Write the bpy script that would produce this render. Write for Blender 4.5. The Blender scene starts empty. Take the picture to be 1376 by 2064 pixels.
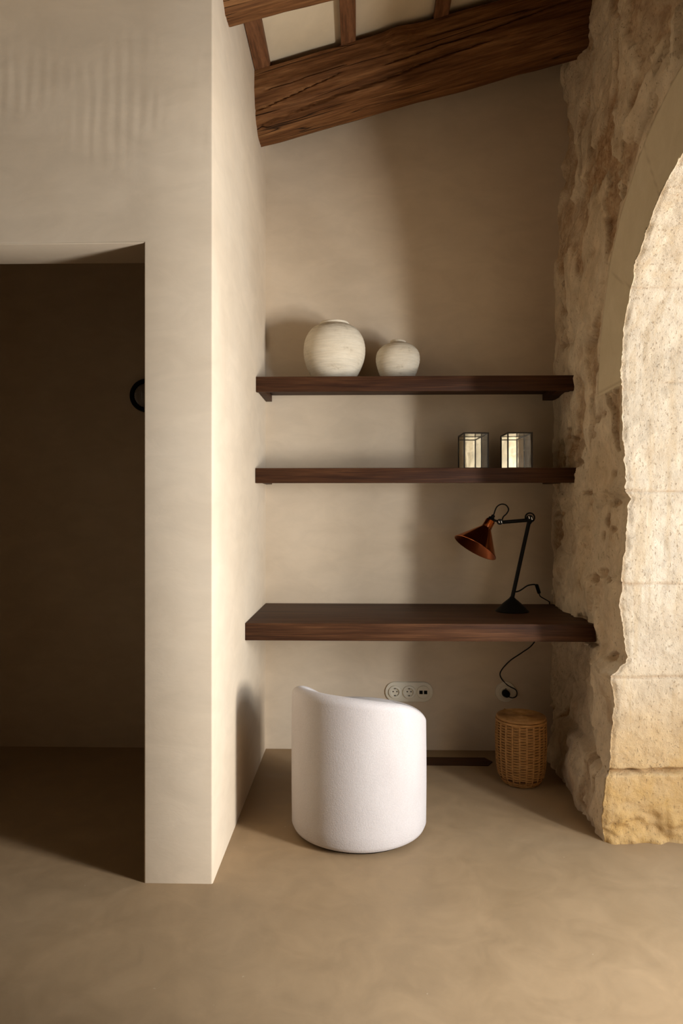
import bpy, bmesh, math, random
import numpy as np
from mathutils import Vector, Matrix, noise
random.seed(7)
S = bpy.context.scene
COL = S.collection
PI = math.pi

# ------------------------------------------------------------------ camera
cam = bpy.data.cameras.new('camera')
cam.sensor_fit = 'HORIZONTAL'; cam.sensor_width = 24.0; cam.lens = 24.0
cam.clip_start = 0.05; cam.clip_end = 60
cam_o = bpy.data.objects.new('camera', cam); COL.objects.link(cam_o)
cam_o.location = (0, 0, 1.206)
cam_o.rotation_euler = (PI/2 + 0.00145, 0, 0.0247)
S.camera = cam_o

# ------------------------------------------------------------------ world, light, exposure
S.view_settings.view_transform = 'Standard'
S.view_settings.look = 'None'
S.view_settings.gamma = 1.0
S.view_settings.use_curve_mapping = False
S.view_settings.exposure = 0.0
S.cycles.max_bounces = 8
S.cycles.diffuse_bounces = 5
S.cycles.glossy_bounces = 5
S.cycles.transmission_bounces = 8
S.cycles.sample_clamp_indirect = 6.0
S.cycles.caustics_refractive = False
S.cycles.caustics_reflective = False

world = bpy.data.worlds.new('world'); S.world = world
world.use_nodes = True
bg = world.node_tree.nodes['Background']
bg.inputs[0].default_value = (0.58, 0.79, 1.0, 1); bg.inputs[1].default_value = 1.7

def area(name, loc, aim, sx, sy, energy, color, spread=180):
    l = bpy.data.lights.new(name, 'AREA'); l.shape = 'RECTANGLE'; l.size = sx; l.size_y = sy
    l.energy = energy; l.color = color; l.spread = math.radians(spread)
    o = bpy.data.objects.new(name, l); COL.objects.link(o)
    o.location = loc
    o.rotation_euler = (Vector(aim)-Vector(loc)).to_track_quat('-Z', 'Y').to_euler()
    return o
# daylight coming in through the arched doorway on the right
area('daylight_sky', (2.10, 1.00, 1.40), (1.15, 0.64, 1.40), 0.45, 0.45, 54, (0.95, 0.98, 1.03))
area('daylight_ground', (2.10, 1.00, 0.85), (1.15, 0.64, 1.00), 0.45, 0.45, 100, (1.0, 0.96, 0.91))
area('daylight_far', (3.60, 0.20, 1.15), (2.65, -0.14, 1.20), 0.80, 0.80, 130, (1.0, 0.96, 0.90))

# ------------------------------------------------------------------ object helpers
def tag(o, label=None, cat=None, group=None, kind=None):
    if label: o['label'] = label
    if cat: o['category'] = cat
    if group: o['group'] = group
    if kind: o['kind'] = kind
    return o

def thing(name, label, cat, loc=(0, 0, 0), group=None, rz=0):
    o = bpy.data.objects.new(name, None); COL.objects.link(o)
    o.empty_display_size = 0.05
    o.location = loc; o.rotation_euler = (0, 0, rz)
    return tag(o, label, cat, group)

def link(name, me, mat, parent=None):
    o = bpy.data.objects.new(name, me); COL.objects.link(o)
    if mat: me.materials.append(mat)
    if parent: o.parent = parent
    return o

def obj(name, bm, mat, parent=None, smooth=True, angle=40, loc=None):
    bmesh.ops.recalc_face_normals(bm, faces=bm.faces)
    me = bpy.data.meshes.new(name); bm.to_mesh(me); bm.free()
    if smooth:
        me.polygons.foreach_set('use_smooth', [True]*len(me.polygons))
        me.set_sharp_from_angle(angle=math.radians(angle))
    o = link(name, me, mat, parent)
    if loc: o.location = loc
    return o

def struct(o, kind='structure'):
    o['kind'] = kind; return o

def box(bm, x0, x1, y0, y1, z0, z1, bev=0, seg=2):
    r = bmesh.ops.create_cube(bm, size=1)
    vs = r['verts']
    for v in vs:
        v.co = Vector((x0 if v.co.x < 0 else x1, y0 if v.co.y < 0 else y1, z0 if v.co.z < 0 else z1))
    if bev:
        es = list({e for v in vs for e in v.link_edges})
        bmesh.ops.bevel(bm, geom=es, offset=bev, segments=seg, affect='EDGES', profile=0.5)
    return vs

def lathe(bm, prof, n=64, cx=0, cy=0, cz=0, M=None, wob=None):
    """prof: list of (r, z) bottom to top; r = 0 closes on the axis"""
    rings = []
    for (r, z) in prof:
        ring = []
        if r < 1e-6:
            v = Vector((cx, cy, cz+z)); v = M @ v if M else v
            ring = [bm.verts.new(v)]
        else:
            for k in range(n):
                a = 2*PI*k/n
                rr = r if wob is None else r + wob(a, z)
                v = Vector((cx+rr*math.cos(a), cy+rr*math.sin(a), cz+z)); v = M @ v if M else v
                ring.append(bm.verts.new(v))
        rings.append(ring)
    for a, b in zip(rings[:-1], rings[1:]):
        if len(a) == 1 and len(b) == 1: continue
        for k in range(n):
            k2 = (k+1) % n
            if len(a) == 1: bm.faces.new((a[0], b[k2], b[k]))
            elif len(b) == 1: bm.faces.new((a[k], a[k2], b[0]))
            else: bm.faces.new((a[k], a[k2], b[k2], b[k]))
    return rings

def catmull(pts, n=8):
    P = [Vector(p) for p in pts]; P = [2*P[0]-P[1]] + P + [2*P[-1]-P[-2]]
    out = []
    for i in range(1, len(P)-2):
        for k in range(n):
            t = k/n; p0, p1, p2, p3 = P[i-1], P[i], P[i+1], P[i+2]
            out.append(0.5*((2*p1)+(p2-p0)*t+(2*p0-5*p1+4*p2-p3)*t*t+(3*p1-p0-3*p2+p3)*t**3))
    out.append(P[-2]); return out

def tube(bm, pts, r, n=10, cap=True, smooth=0):
    P = catmull(pts, smooth) if smooth else [Vector(p) for p in pts]
    rings = []; up = None
    for i, p in enumerate(P):
        d = (P[min(i+1, len(P)-1)]-P[max(i-1, 0)]).normalized()
        if up is None:
            up = d.orthogonal().normalized()
        up = (up - d*up.dot(d)).normalized(); s = d.cross(up)
        rr = r[i] if isinstance(r, (list, tuple)) else r
        rings.append([bm.verts.new(p+(up*math.cos(2*PI*k/n)+s*math.sin(2*PI*k/n))*rr) for k in range(n)])
    for a, b in zip(rings[:-1], rings[1:]):
        for k in range(n):
            bm.faces.new((a[k], a[(k+1) % n], b[(k+1) % n], b[k]))
    if cap:
        bm.faces.new(rings[0][::-1]); bm.faces.new(rings[-1])
    return rings

def frame(axis, origin):
    """matrix that maps local +Z to axis"""
    return Matrix.Translation(origin) @ Vector(axis).to_track_quat('Z', 'Y').to_matrix().to_4x4()

# ------------------------------------------------------------------ material helpers
def lin(r, g, b):
    f = lambda c: c/12.92 if c <= 0.04045 else ((c+0.055)/1.055)**2.4
    return (f(r/255), f(g/255), f(b/255), 1)

class MT:
    def __init__(s, name, rough=0.8, spec=0.3, metallic=0.0):
        s.m = bpy.data.materials.new(name); s.m.use_nodes = True
        s.nt = s.m.node_tree; s.b = s.nt.nodes['Principled BSDF']
        s.b.inputs['Roughness'].default_value = rough
        s.b.inputs['Specular IOR Level'].default_value = spec
        s.b.inputs['Metallic'].default_value = metallic
        s.h = None
    def n(s, t, **kw):
        x = s.nt.nodes.new(t)
        for k, v in kw.items(): setattr(x, k, v)
        return x
    def l(s, a, b): s.nt.links.new(a, b)
    def col(s, c): s.b.inputs['Base Color'].default_value = c; return s
    def coord(s, scale=(1, 1, 1), tilt=0.0):
        tc = s.n('ShaderNodeTexCoord'); mp = s.n('ShaderNodeMapping', vector_type='TEXTURE')
        mp.inputs['Scale'].default_value = [1/q for q in scale]; mp.inputs['Rotation'].default_value = (0, -tilt, 0)
        s.l(tc.outputs['Object'], mp.inputs['Vector']); return mp.outputs['Vector']
    def noise(s, vec, scale, detail=4, rough=0.55, dist=0.0):
        x = s.n('ShaderNodeTexNoise')
        x.inputs['Scale'].default_value = scale; x.inputs['Detail'].default_value = detail
        x.inputs['Roughness'].default_value = rough; x.inputs['Distortion'].default_value = dist
        s.l(vec, x.inputs['Vector']); return x.outputs['Fac']
    def ramp(s, fac, stops, interp='LINEAR'):
        x = s.n('ShaderNodeValToRGB'); x.color_ramp.interpolation = interp
        e = x.color_ramp.elements
        while len(e) < len(stops): e.new(0.5)
        for k, (p, c) in enumerate(stops):
            e[k].position = p; e[k].color = c if len(c) == 4 else (*c, 1)
        s.l(fac, x.inputs['Fac']); return x.outputs['Color']
    def mix(s, fac, a, b, mode='MIX'):
        x = s.n('ShaderNodeMix', data_type='RGBA', blend_type=mode)
        for v, i in ((fac, 0), (a, 6), (b, 7)):
            if isinstance(v, (int, float)): x.inputs[i].default_value = v
            elif isinstance(v, tuple): x.inputs[i].default_value = v
            else: s.l(v, x.inputs[i])
        return x.outputs[2]
    def math(s, op, a, b=0.0):
        x = s.n('ShaderNodeMath', operation=op)
        for v, i in ((a, 0), (b, 1)):
            if isinstance(v, (int, float)): x.inputs[i].default_value = v
            else: s.l(v, x.inputs[i])
        return x.outputs[0]
    def base(s, c): s.l(c, s.b.inputs['Base Color']); return s
    def bump(s, h, strength=0.3, dist=0.01):
        x = s.n('ShaderNodeBump'); x.inputs['Strength'].default_value = strength
        x.inputs['Distance'].default_value = dist
        s.l(h, x.inputs['Height'])
        if s.h: s.l(s.h, x.inputs['Normal'])
        s.h = x.outputs['Normal']; s.l(s.h, s.b.inputs['Normal']); return s
    def attr(s, name):
        x = s.n('ShaderNodeAttribute'); x.attribute_name = name; return x.outputs['Fac']

G = lambda v: (v, v, v, 1)
def plaster(name, a, b, c, ripple=False):
    m = MT(name, rough=0.85, spec=0.2)
    v = m.coord()
    n1 = m.noise(v, 1.6, 5, 0.6); n2 = m.noise(m.coord((1, 1, 2.2)), 5.5, 6, 0.62, 0.6)
    base = m.ramp(n1, [(0.3, a), (0.5, b), (0.7, c)])
    f = m.ramp(n2, [(0.35, G(0.95)), (0.65, G(1.03))])
    m.base(m.mix(1.0, base, f, 'MULTIPLY'))
    m.bump(n2, 0.05, 0.02)
    m.bump(m.noise(m.coord((1, 1, 1.6)), 60, 3), 0.06, 0.003)
    if ripple:
        w = m.n('ShaderNodeTexWave', bands_direction='X'); w.inputs['Scale'].default_value = 7.5
        w.inputs['Distortion'].default_value = 3.0; w.inputs['Detail'].default_value = 2
        w.inputs['Detail Scale'].default_value = 1.2
        m.l(m.coord((1, 1, 0.35)), w.inputs['Vector'])
        msk = m.ramp(m.noise(m.coord((1, 1, 1.3)), 2.2, 2), [(0.46, G(0)), (0.58, G(1))])
        tc = m.n('ShaderNodeTexCoord'); sp = m.n('ShaderNodeSeparateXYZ'); m.l(tc.outputs['Object'], sp.inputs[0])
        hi = m.ramp(m.math('MULTIPLY', sp.outputs[2], 0.25), [(0.575, G(0)), (0.615, G(1)), (0.67, G(1)), (0.70, G(0))])
        msk = m.math('MULTIPLY', msk, hi)
        m.bump(m.math('MULTIPLY', w.outputs['Fac'], msk), 0.055, 0.012)
    return m.m

M = {}
M['plaster'] = plaster('lime_plaster', (0.60, 0.49, 0.36), (0.64, 0.53, 0.397), (0.67, 0.565, 0.434))
M['plaster_front'] = plaster('lime_plaster_troweled', (0.60, 0.49, 0.36), (0.64, 0.53, 0.397), (0.67, 0.565, 0.434), True)
M['ceiling'] = plaster('ceiling_plaster', (0.72, 0.60, 0.42), (0.75, 0.63, 0.45), (0.78, 0.66, 0.48))

def floor_mat():
    m = MT('microcement', rough=0.62, spec=0.25)
    v = m.coord()
    n1 = m.noise(v, 0.9, 6, 0.6, 0.4); n2 = m.noise(v, 7, 6, 0.65, 0.8)
    base = m.ramp(n1, [(0.3, (0.290, 0.195, 0.104)), (0.5, (0.332, 0.229, 0.129)), (0.72, (0.372, 0.263, 0.155))])
    f = m.ramp(n2, [(0.3, G(0.88)), (0.7, G(1.08))])
    c = m.mix(1.0, base, f, 'MULTIPLY')
    sp = m.ramp(m.noise(v, 38, 2, 0.5), [(0.77, G(0)), (0.80, G(1))])
    c = m.mix(m.math('MULTIPLY', sp, 0.35), c, (0.62, 0.52, 0.38, 1))
    m.base(c)
    m.l(m.ramp(n2, [(0.3, G(0.52)), (0.7, G(0.72))]), m.b.inputs['Roughness'])
    m.bump(m.noise(v, 3.2, 5, 0.6), 0.12, 0.02)
    m.bump(m.noise(v, 80, 2), 0.06, 0.002)
    return m.m
M['floor'] = floor_mat()

def stone_mat():
    m = MT('limestone', rough=0.92, spec=0.1)
    v = m.coord()
    n1 = m.noise(v, 2.6, 5, 0.6, 0.5); n2 = m.noise(v, 9, 6, 0.65, 0.4); n3 = m.noise(v, 4.2, 4, 0.6, 1.2)
    base = m.ramp(n1, [(0.32, (0.62, 0.47, 0.30)), (0.5, (0.72, 0.57, 0.385)), (0.68, (0.80, 0.665, 0.475))])
    red = m.ramp(n3, [(0.56, G(0)), (0.64, G(1))])
    base = m.mix(m.math('MULTIPLY', red, 0.40), base, (0.46, 0.28, 0.155, 1))
    raw = m.attr('raw')
    rawc = m.ramp(m.noise(v, 26, 5, 0.7, 0.5), [(0.36, (0.25, 0.125, 0.055)), (0.5, (0.42, 0.25, 0.125)), (0.66, (0.56, 0.40, 0.24))])
    base = m.mix(m.math('MULTIPLY', raw, m.ramp(n1, [(0.35, G(0.9)), (0.6, G(0.45))])), base, rawc)
    f = m.ramp(n2, [(0.3, G(0.80)), (0.68, G(1.10))])
    base = m.mix(1.0, base, f, 'MULTIPLY')
    dr = m.attr('dressed')
    dressed = m.ramp(n2, [(0.3, (0.66, 0.55, 0.36)), (0.7, (0.72, 0.61, 0.42))])
    base = m.mix(m.math('MULTIPLY', dr, 0.9), base, dressed)
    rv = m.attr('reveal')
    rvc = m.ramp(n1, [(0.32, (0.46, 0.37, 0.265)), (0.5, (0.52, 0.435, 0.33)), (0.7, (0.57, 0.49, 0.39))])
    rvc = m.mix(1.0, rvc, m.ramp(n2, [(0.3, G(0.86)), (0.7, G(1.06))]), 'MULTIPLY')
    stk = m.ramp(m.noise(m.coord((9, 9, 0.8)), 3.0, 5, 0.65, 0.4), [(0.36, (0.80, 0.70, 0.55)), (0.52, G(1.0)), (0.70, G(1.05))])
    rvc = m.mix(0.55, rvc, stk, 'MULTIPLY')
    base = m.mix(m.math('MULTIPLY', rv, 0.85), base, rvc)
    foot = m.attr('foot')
    base = m.mix(m.math('MULTIPLY', foot, m.math('ADD', n2, 0.42)), base, (0.50, 0.31, 0.115, 1))  # light fall-off and warm floor bounce painted in orange toward the jamb foot
    pit = m.ramp(m.noise(m.coord((1.5, 1.5, 0.8)), 88, 4, 0.62), [(0.60, G(0)), (0.68, G(1))])
    keep = m.math('SUBTRACT', 1.0, m.math('MULTIPLY', dr, 0.9))
    pit = m.math('MULTIPLY', pit, keep)
    base = m.mix(m.math('MULTIPLY', pit, 0.5), base, (0.33, 0.21, 0.11, 1))
    jt = m.attr('joint')
    base = m.mix(m.math('MULTIPLY', jt, 0.6), base, (0.30, 0.18, 0.09, 1))
    m.base(base)
    h = m.math('SUBTRACT', m.noise(v, 22, 7, 0.72), m.math('MULTIPLY', pit, 0.5))
    h = m.math('MULTIPLY', h, keep)
    m.bump(h, 0.6, 0.016)
    m.bump(m.noise(v, 120, 3, 0.6), 0.25, 0.003)
    return m.m
M['stone'] = stone_mat()

def wood(name, dark, mid, light, sc=(1.0, 16, 16), rough=0.5, crack=0.0, spec=0.3, bumpd=0.003, tilt=0.0):
    m = MT(name, rough=rough, spec=spec)
    v = m.coord(sc, tilt)
    n1 = m.noise(v, 2.2, 6, 0.62, 0.5); n2 = m.noise(m.coord((sc[0]*3, sc[1]*5, sc[2]*5), tilt), 2.5, 4, 0.6)
    c = m.ramp(n1, [(0.3, dark), (0.5, mid), (0.72, light)])
    c = m.mix(1.0, c, m.ramp(n2, [(0.3, G(0.62)), (0.7, G(1.2))]), 'MULTIPLY')
    if crack:
        k = m.ramp(m.noise(m.coord((sc[0]*0.30, sc[1]*0.62, sc[2]*0.62), tilt), 1.5, 2, 0.45, 0.15), [(0.492, G(0)), (0.5, G(1)), (0.508, G(0))])
        k = m.math('MULTIPLY', k, m.ramp(m.noise(m.coord((1.6, 5, 5), tilt), 1.3, 2), [(0.44, G(0)), (0.52, G(1))]))
        k = m.math('MULTIPLY', k, crack)
        c = m.mix(k, c, (0.012, 0.006, 0.003, 1))
        m.bump(m.math('MULTIPLY', k, -1.0), 0.8, 0.012)
    m.base(c)
    m.bump(n1, 0.35, bumpd); m.bump(n2, 0.3, bumpd*0.5)
    return m.m
M['shelf_wood'] = wood('stained_oak', (0.026, 0.0085, 0.003), (0.056, 0.0205, 0.0075), (0.100, 0.041, 0.016), (0.9, 26, 26), 0.6, 0, 0.2)
M['desk_wood'] = wood('stained_oak_desk', (0.030, 0.010, 0.0036), (0.068, 0.026, 0.0095), (0.125, 0.053, 0.021), (0.9, 26, 26), 0.6, 0, 0.2)
M['beam_wood'] = wood('old_pine_beam', (0.080, 0.031, 0.0105), (0.165, 0.070, 0.025), (0.31, 0.150, 0.058), (1.0, 13, 13), 0.75, 0.9, 0.12, 0.006, 0.262)
M['batten_wood'] = wood('batten_pine', (0.13, 0.052, 0.02), (0.18, 0.075, 0.030), (0.23, 0.10, 0.042), (14, 1.2, 14), 0.7)

def simple(name, c, rough=0.5, spec=0.4, metallic=0.0, bump=None):
    m = MT(name, rough, spec, metallic); v = m.coord()
    n = m.noise(v, 30, 3)
    m.base(m.mix(n, tuple(x*0.93 for x in c[:3])+(1,), tuple(min(1, x*1.05) for x in c[:3])+(1,)))
    if bump: m.bump(m.noise(v, bump[0], 3), bump[1], bump[2])
    return m.m
M['black_metal'] = simple('black_enamel', (0.004, 0.0036, 0.0032), 0.5, 0.14)
M['black_rubber'] = simple('black_cable', (0.005, 0.0045, 0.004), 0.6, 0.15)
M['chrome'] = simple('chrome', (0.75, 0.74, 0.72), 0.15, 0.5, 1.0)
M['copper'] = simple('copper', (0.74, 0.23, 0.075), 0.17, 0.5, 1.0)
M['copper_in'] = simple('copper_inside', (0.42, 0.13, 0.055), 0.28, 0.5, 1.0)
M['white_plastic'] = simple('cream_plastic', (0.72, 0.66, 0.53), 0.4, 0.4)
M['dark_hole'] = simple('black_opening', (0.006, 0.005, 0.005), 0.8, 0.1)
M['solder'] = simple('dark_soldered_metal', (0.03, 0.022, 0.016), 0.45, 0.5, 0.6)
M['mirror'] = simple('mirror_pane', (0.86, 0.84, 0.80), 0.03, 0.5, 1.0)

def glass_mat(name, tint=(1, 1, 1, 1), rough=0.0, mixf=0.12):
    m = MT(name); nt = m.nt; nt.nodes.remove(m.b)
    out = nt.nodes['Material Output']
    tr = m.n('ShaderNodeBsdfTransparent'); tr.inputs[0].default_value = tint
    gl = m.n('ShaderNodeBsdfGlossy'); gl.inputs['Roughness'].default_value = max(rough, 0.02)
    fr = m.n('ShaderNodeFresnel'); fr.inputs['IOR'].default_value = 1.5
    mx = m.n('ShaderNodeMixShader')
    ge = m.n('ShaderNodeNewGeometry')
    m.l(m.math('MULTIPLY', fr.outputs[0], m.math('SUBTRACT', 1.0, ge.outputs['Backfacing'])), mx.inputs[0]); m.l(tr.outputs[0], mx.inputs[1]); m.l(gl.outputs[0], mx.inputs[2])
    m.l(mx.outputs[0], out.inputs['Surface']); return m.m
M['glass'] = glass_mat('clear_pane', (0.93, 0.93, 0.90, 1))

def ribbed_glass():
    m = MT('ribbed_glass', 0.12, 0.5); m.b.inputs['Transmission Weight'].default_value = 0.55
    m.col((0.50, 0.44, 0.38, 1)); return m.m
M['ribbed_glass'] = ribbed_glass()

def fabric():
    m = MT('boucle_fabric', 0.95, 0.1); v = m.coord()
    n = m.noise(v, 210, 3, 0.7); n1 = m.noise(m.coord((1, 1, 0.5)), 9, 4)
    c = m.ramp(n1, [(0.3, (0.53, 0.48, 0.46)), (0.7, (0.57, 0.525, 0.505))])
    m.base(m.mix(1.0, c, m.ramp(n, [(0.3, G(0.93)), (0.7, G(1.04))]), 'MULTIPLY'))
    m.b.inputs['Sheen Weight'].default_value = 0.15
    m.bump(n, 0.35, 0.003); m.bump(n1, 0.1, 0.006)
    return m.m
M['fabric'] = fabric()

def ceramic():
    m = MT('chalky_stoneware', 0.9, 0.15); v = m.coord()
    n1 = m.noise(m.coord((1, 1, 2.5)), 8, 6, 0.7, 0.6); n2 = m.noise(m.coord((2, 2, 30)), 6, 4, 0.7)
    geo = m.n('ShaderNodeTexCoord'); sp = m.n('ShaderNodeSeparateXYZ'); m.l(geo.outputs['Generated'], sp.inputs[0])
    top = m.ramp(sp.outputs[2], [(0.78, G(0)), (0.90, G(1)), (0.95, G(1)), (0.965, G(0))])
    c = m.ramp(n1, [(0.3, (0.46, 0.39, 0.28)), (0.42, (0.66, 0.58, 0.45)), (0.7, (0.74, 0.67, 0.54))])
    c = m.mix(1.0, c, m.ramp(n2, [(0.35, G(0.90)), (0.6, G(1.03))]), 'MULTIPLY')
    st = m.math('MULTIPLY', top, m.ramp(m.noise(m.coord((1, 1, 6)), 16, 5, 0.75), [(0.42, G(0)), (0.6, G(0.7))]))
    c = m.mix(st, c, (0.24, 0.19, 0.12, 1))
    m.base(c)
    m.bump(n2, 0.5, 0.003); m.bump(m.noise(v, 90, 4, 0.7), 0.35, 0.002)
    return m.m
M['ceramic'] = ceramic()

def wicker_mat():
    m = MT('wicker', 0.6, 0.3); v = m.coord()
    n = m.noise(m.coord((3, 3, 40)), 8, 4, 0.7)
    m.base(m.ramp(n, [(0.3, (0.25, 0.117, 0.035)), (0.5, (0.41, 0.21, 0.070)), (0.7, (0.54, 0.305, 0.115))]))
    m.bump(n, 0.3, 0.002)
    return m.m
M['wicker'] = wicker_mat()
M['wicker_dark'] = simple('wicker_core', (0.07, 0.03, 0.012), 0.8, 0.1)

# ------------------------------------------------------------------ room shell
YB = 3.485            # back wall of the niche
XL = -0.4735          # niche side of the partition
YF = 2.210            # front face of the plaster wall
XR = 0.97             # stone wall, room side
SLOPE = 0.268
def ceil_z(x): return 3.262 + SLOPE*(x-XL)

bm = bmesh.new(); box(bm, -3.3, 1.60, -2.7, 3.6, -0.12, 0.0)
struct(obj('floor', bm, M['floor'], smooth=False))

bm = bmesh.new()      # sloping ceiling slab
vs = box(bm, -3.3, 1.60, -2.7, 3.6, 0, 0.12)
for v in vs: v.co.z += ceil_z(v.co.x)
struct(obj('ceiling', bm, M['ceiling'], smooth=False))

def sloped_box(bm, x0, x1, y0, y1, z0=0.0, up=0.06):
    vs = box(bm, x0, x1, y0, y1, z0, 1)
    for v in vs:
        if v.co.z > z0+0.5*(1-z0): v.co.z = ceil_z(v.co.x)+up
    return vs

bm = bmesh.new(); sloped_box(bm, -0.60, 1.60, YB, YB+0.12, -0.05)
struct(obj('wall_back', bm, M['plaster'], smooth=False))

# plaster wall with the doorway, turning the corner into the partition beside the niche
def plaster_wall():
    bm = bmesh.new()
    x0, xj, xe, z_h = -1.80, -0.699, XL, 2.088
    xl = -3.3; t = 0.18
    ring = [(xl, 0), (x0, 0), (x0, z_h), (xj, z_h), (xj, 0), (xe, 0), (xe, ceil_z(xe)+0.06), (xj, ceil_z(xj)+0.06), (x0, ceil_z(x0)+0.06), (xl, ceil_z(xl)+0.06)]
    z_d = 0.0
    V = lambda x, y, z: bm.verts.new((x, y, z))
    F = [V(x, YF, z) for x, z in ring]; B = [V(x, YF+t, z) for x, z in ring]
    for L, s in ((F, 1), (B, -1)):
        for idx in ((0, 1, 2, 8, 9), (2, 3, 7, 8), (3, 4, 5, 6, 7)):
            f = [L[i] for i in idx]; bm.faces.new(f if s > 0 else f[::-1])
    n = len(ring)
    for i in range(n):
        j = (i+1) % n
        bm.faces.new((F[i], F[j], B[j], B[i]))
    # partition behind the pillar
    fbk = [f for f in bm.faces if all(abs(v.co.y-(YF+t)) < 1e-6 for v in f.verts) and all(v.co.x > xj-1e-4 for v in f.verts)]
    r = bmesh.ops.extrude_face_region(bm, geom=fbk)
    for e in r['geom']:
        if isinstance(e, bmesh.types.BMVert): e.co.y = YB+0.05
    bmesh.ops.delete(bm, geom=fbk, context='FACES')
    bmesh.ops.recalc_face_normals(bm, faces=bm.faces)
    es = [e for e in bm.edges if e.calc_length() > 0.5 and e.is_manifold and len(e.link_faces) == 2 and e.calc_face_angle(0) > 1.0
          and max(v.co.y for v in e.verts) < YF+t+0.01 and not (min(v.co.z for v in e.verts) > 2.4)]
    bmesh.ops.bevel(bm, geom=es, offset=0.006, segments=3, affect='EDGES', profile=0.5)
    o = obj('wall_left', bm, M['plaster_front'], smooth=True, angle=50)
    return o
struct(plaster_wall())

# far wall of the dark side room, and the rest of the big room behind the camera
bm = bmesh.new(); sloped_box(bm, -3.3, -0.60, YB, YB+0.12, -0.05)
struct(obj('wall_side_room', bm, M['plaster'], smooth=False))
bm = bmesh.new(); sloped_box(bm, -3.42, -3.3, -2.7, 3.6, -0.05)
struct(obj('wall_far_left', bm, M['plaster'], smooth=False))
bm = bmesh.new(); sloped_box(bm, -3.3, 1.60, -2.82, -2.7, -0.05)
struct(obj('wall_rear', bm, M['plaster'], smooth=False))
bm = bmesh.new(); box(bm, 1.62, 9.0, -5, 8, -0.14, -0.02)
struct(obj('floor_terrace', bm, simple('terrace_stone', (0.55, 0.47, 0.36), 0.9, 0.1), smooth=False))

# ------------------------------------------------------------------ stone wall with the arched doorway
def smooth01(a, b, x):
    t = min(1.0, max(0.0, (x-a)/(b-a))); return t*t*(3-2*t)

T_BACK = [(0.0, 0.985), (0.08, 0.99), (0.22, 0.975), (0.28, 0.982), (0.84, 0.980), (1.05, 0.979), (1.29, 0.988), (1.5, 0.992), (1.67, 0.993), (2.0, 0.999),
          (2.3, 1.001), (2.5, 1.002), (2.72, 1.008), (2.80, 1.008), (2.90, 1.027), (2.98, 1.028), (3.05, 1.044), (3.11, 1.053), (3.16, 1.042), (3.28, 1.053), (3.35, 1.047), (3.40, 1.022), (3.53, 1.02), (3.8, 1.02)]
T_JAMB = [(-0.1, 0.900), (0.011, 0.900), (0.05, 0.889), (0.08, 0.888), (0.171, 0.899), (0.235, 0.904), (0.250, 0.920), (0.30, 0.925), (0.391, 0.929), (0.50, 0.937), (0.56, 0.932), (0.598, 0.921), (0.609, 0.925), (0.625, 0.945), (0.645, 0.958), (0.655, 0.978), (0.680, 0.988),
          (0.702, 0.979), (0.793, 0.968), (0.884, 0.957), (0.939, 0.959), (0.994, 0.968), (1.085, 0.979), (1.177, 0.987), (1.24, 0.993), (1.259, 0.998), (1.285, 0.975), (1.341, 0.979), (1.45, 0.972), (1.542, 0.969), (1.69, 0.966), (4, 0.97)]
def interp(T, z):
    return float(np.interp(z, [a for a, b in T], [b for a, b in T]))
RECESS = [(0.22, 2.58), (0.24, 2.60), (0.295, 2.69), (0.372, 2.79), (0.478, 2.74), (0.56, 2.77), (0.605, 2.80), (0.642, 2.96), (0.66, 3.3), (0.68, 3.5)]
AC = (1.93, 1.69); AR = 0.60; AO = 0.865      # arch centre (y, z), opening radius, outer radius of the arch stones
JZ = [0.258, 0.604, 0.948, 1.285, 1.69]
JA = [31.5, 62.0, 91, 120, 150]

_rs = random.Random(5)
HOLES = [(2.715, 1.175, 0.030, 0.032, 0.035), (2.76, 1.115, 0.022, 0.022, 0.02), (2.66, 1.245, 0.045, 0.016, 0.02), (3.17, 1.53, 0.060, 0.042, 0.035), (3.09, 1.432, 0.075, 0.022, 0.03), (3.24, 1.58, 0.04, 0.03, 0.025),
         (2.945, 1.293, 0.11, 0.010, 0.022), (2.82, 0.938, 0.032, 0.024, 0.022), (2.645, 0.952, 0.05, 0.011, 0.025), (2.85, 2.58, 0.05, 0.05, 0.02), (2.62, 0.66, 0.045, 0.020, 0.03), (2.66, 2.83, 0.04, 0.06, 0.02),
         (2.93, 1.93, 0.06, 0.025, 0.02), (2.80, 1.585, 0.035, 0.016, 0.02), (2.72, 1.60, 0.05, 0.014, 0.022), (2.90, 0.66, 0.09, 0.009, 0.018)]
for _i in range(46):
    _y, _z = _rs.uniform(2.58, 3.45), _rs.uniform(0.3, 3.4); _s = _rs.uniform(0.006, 0.018)
    HOLES.append((_y, _z, _s*_rs.uniform(1.2, 2.6), _s, _s*0.9))

def hole_depth(y, z):
    d = 0.0
    for hy, hz, ry, rz, dp in HOLES:
        if abs(y-hy) < 1.6*ry and abs(z-hz) < 1.6*rz:
            r = math.hypot((y-hy)/ry, (z-hz)/rz)*(1+0.45*noise.noise(Vector((y*40, z*40, hy*9))))
            d = max(d, dp*(1-smooth01(0.55, 1.0, r)))
    return d

def fb(p, o=4): return noise.fractal(p, 0.9, 2.0, o)

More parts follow.
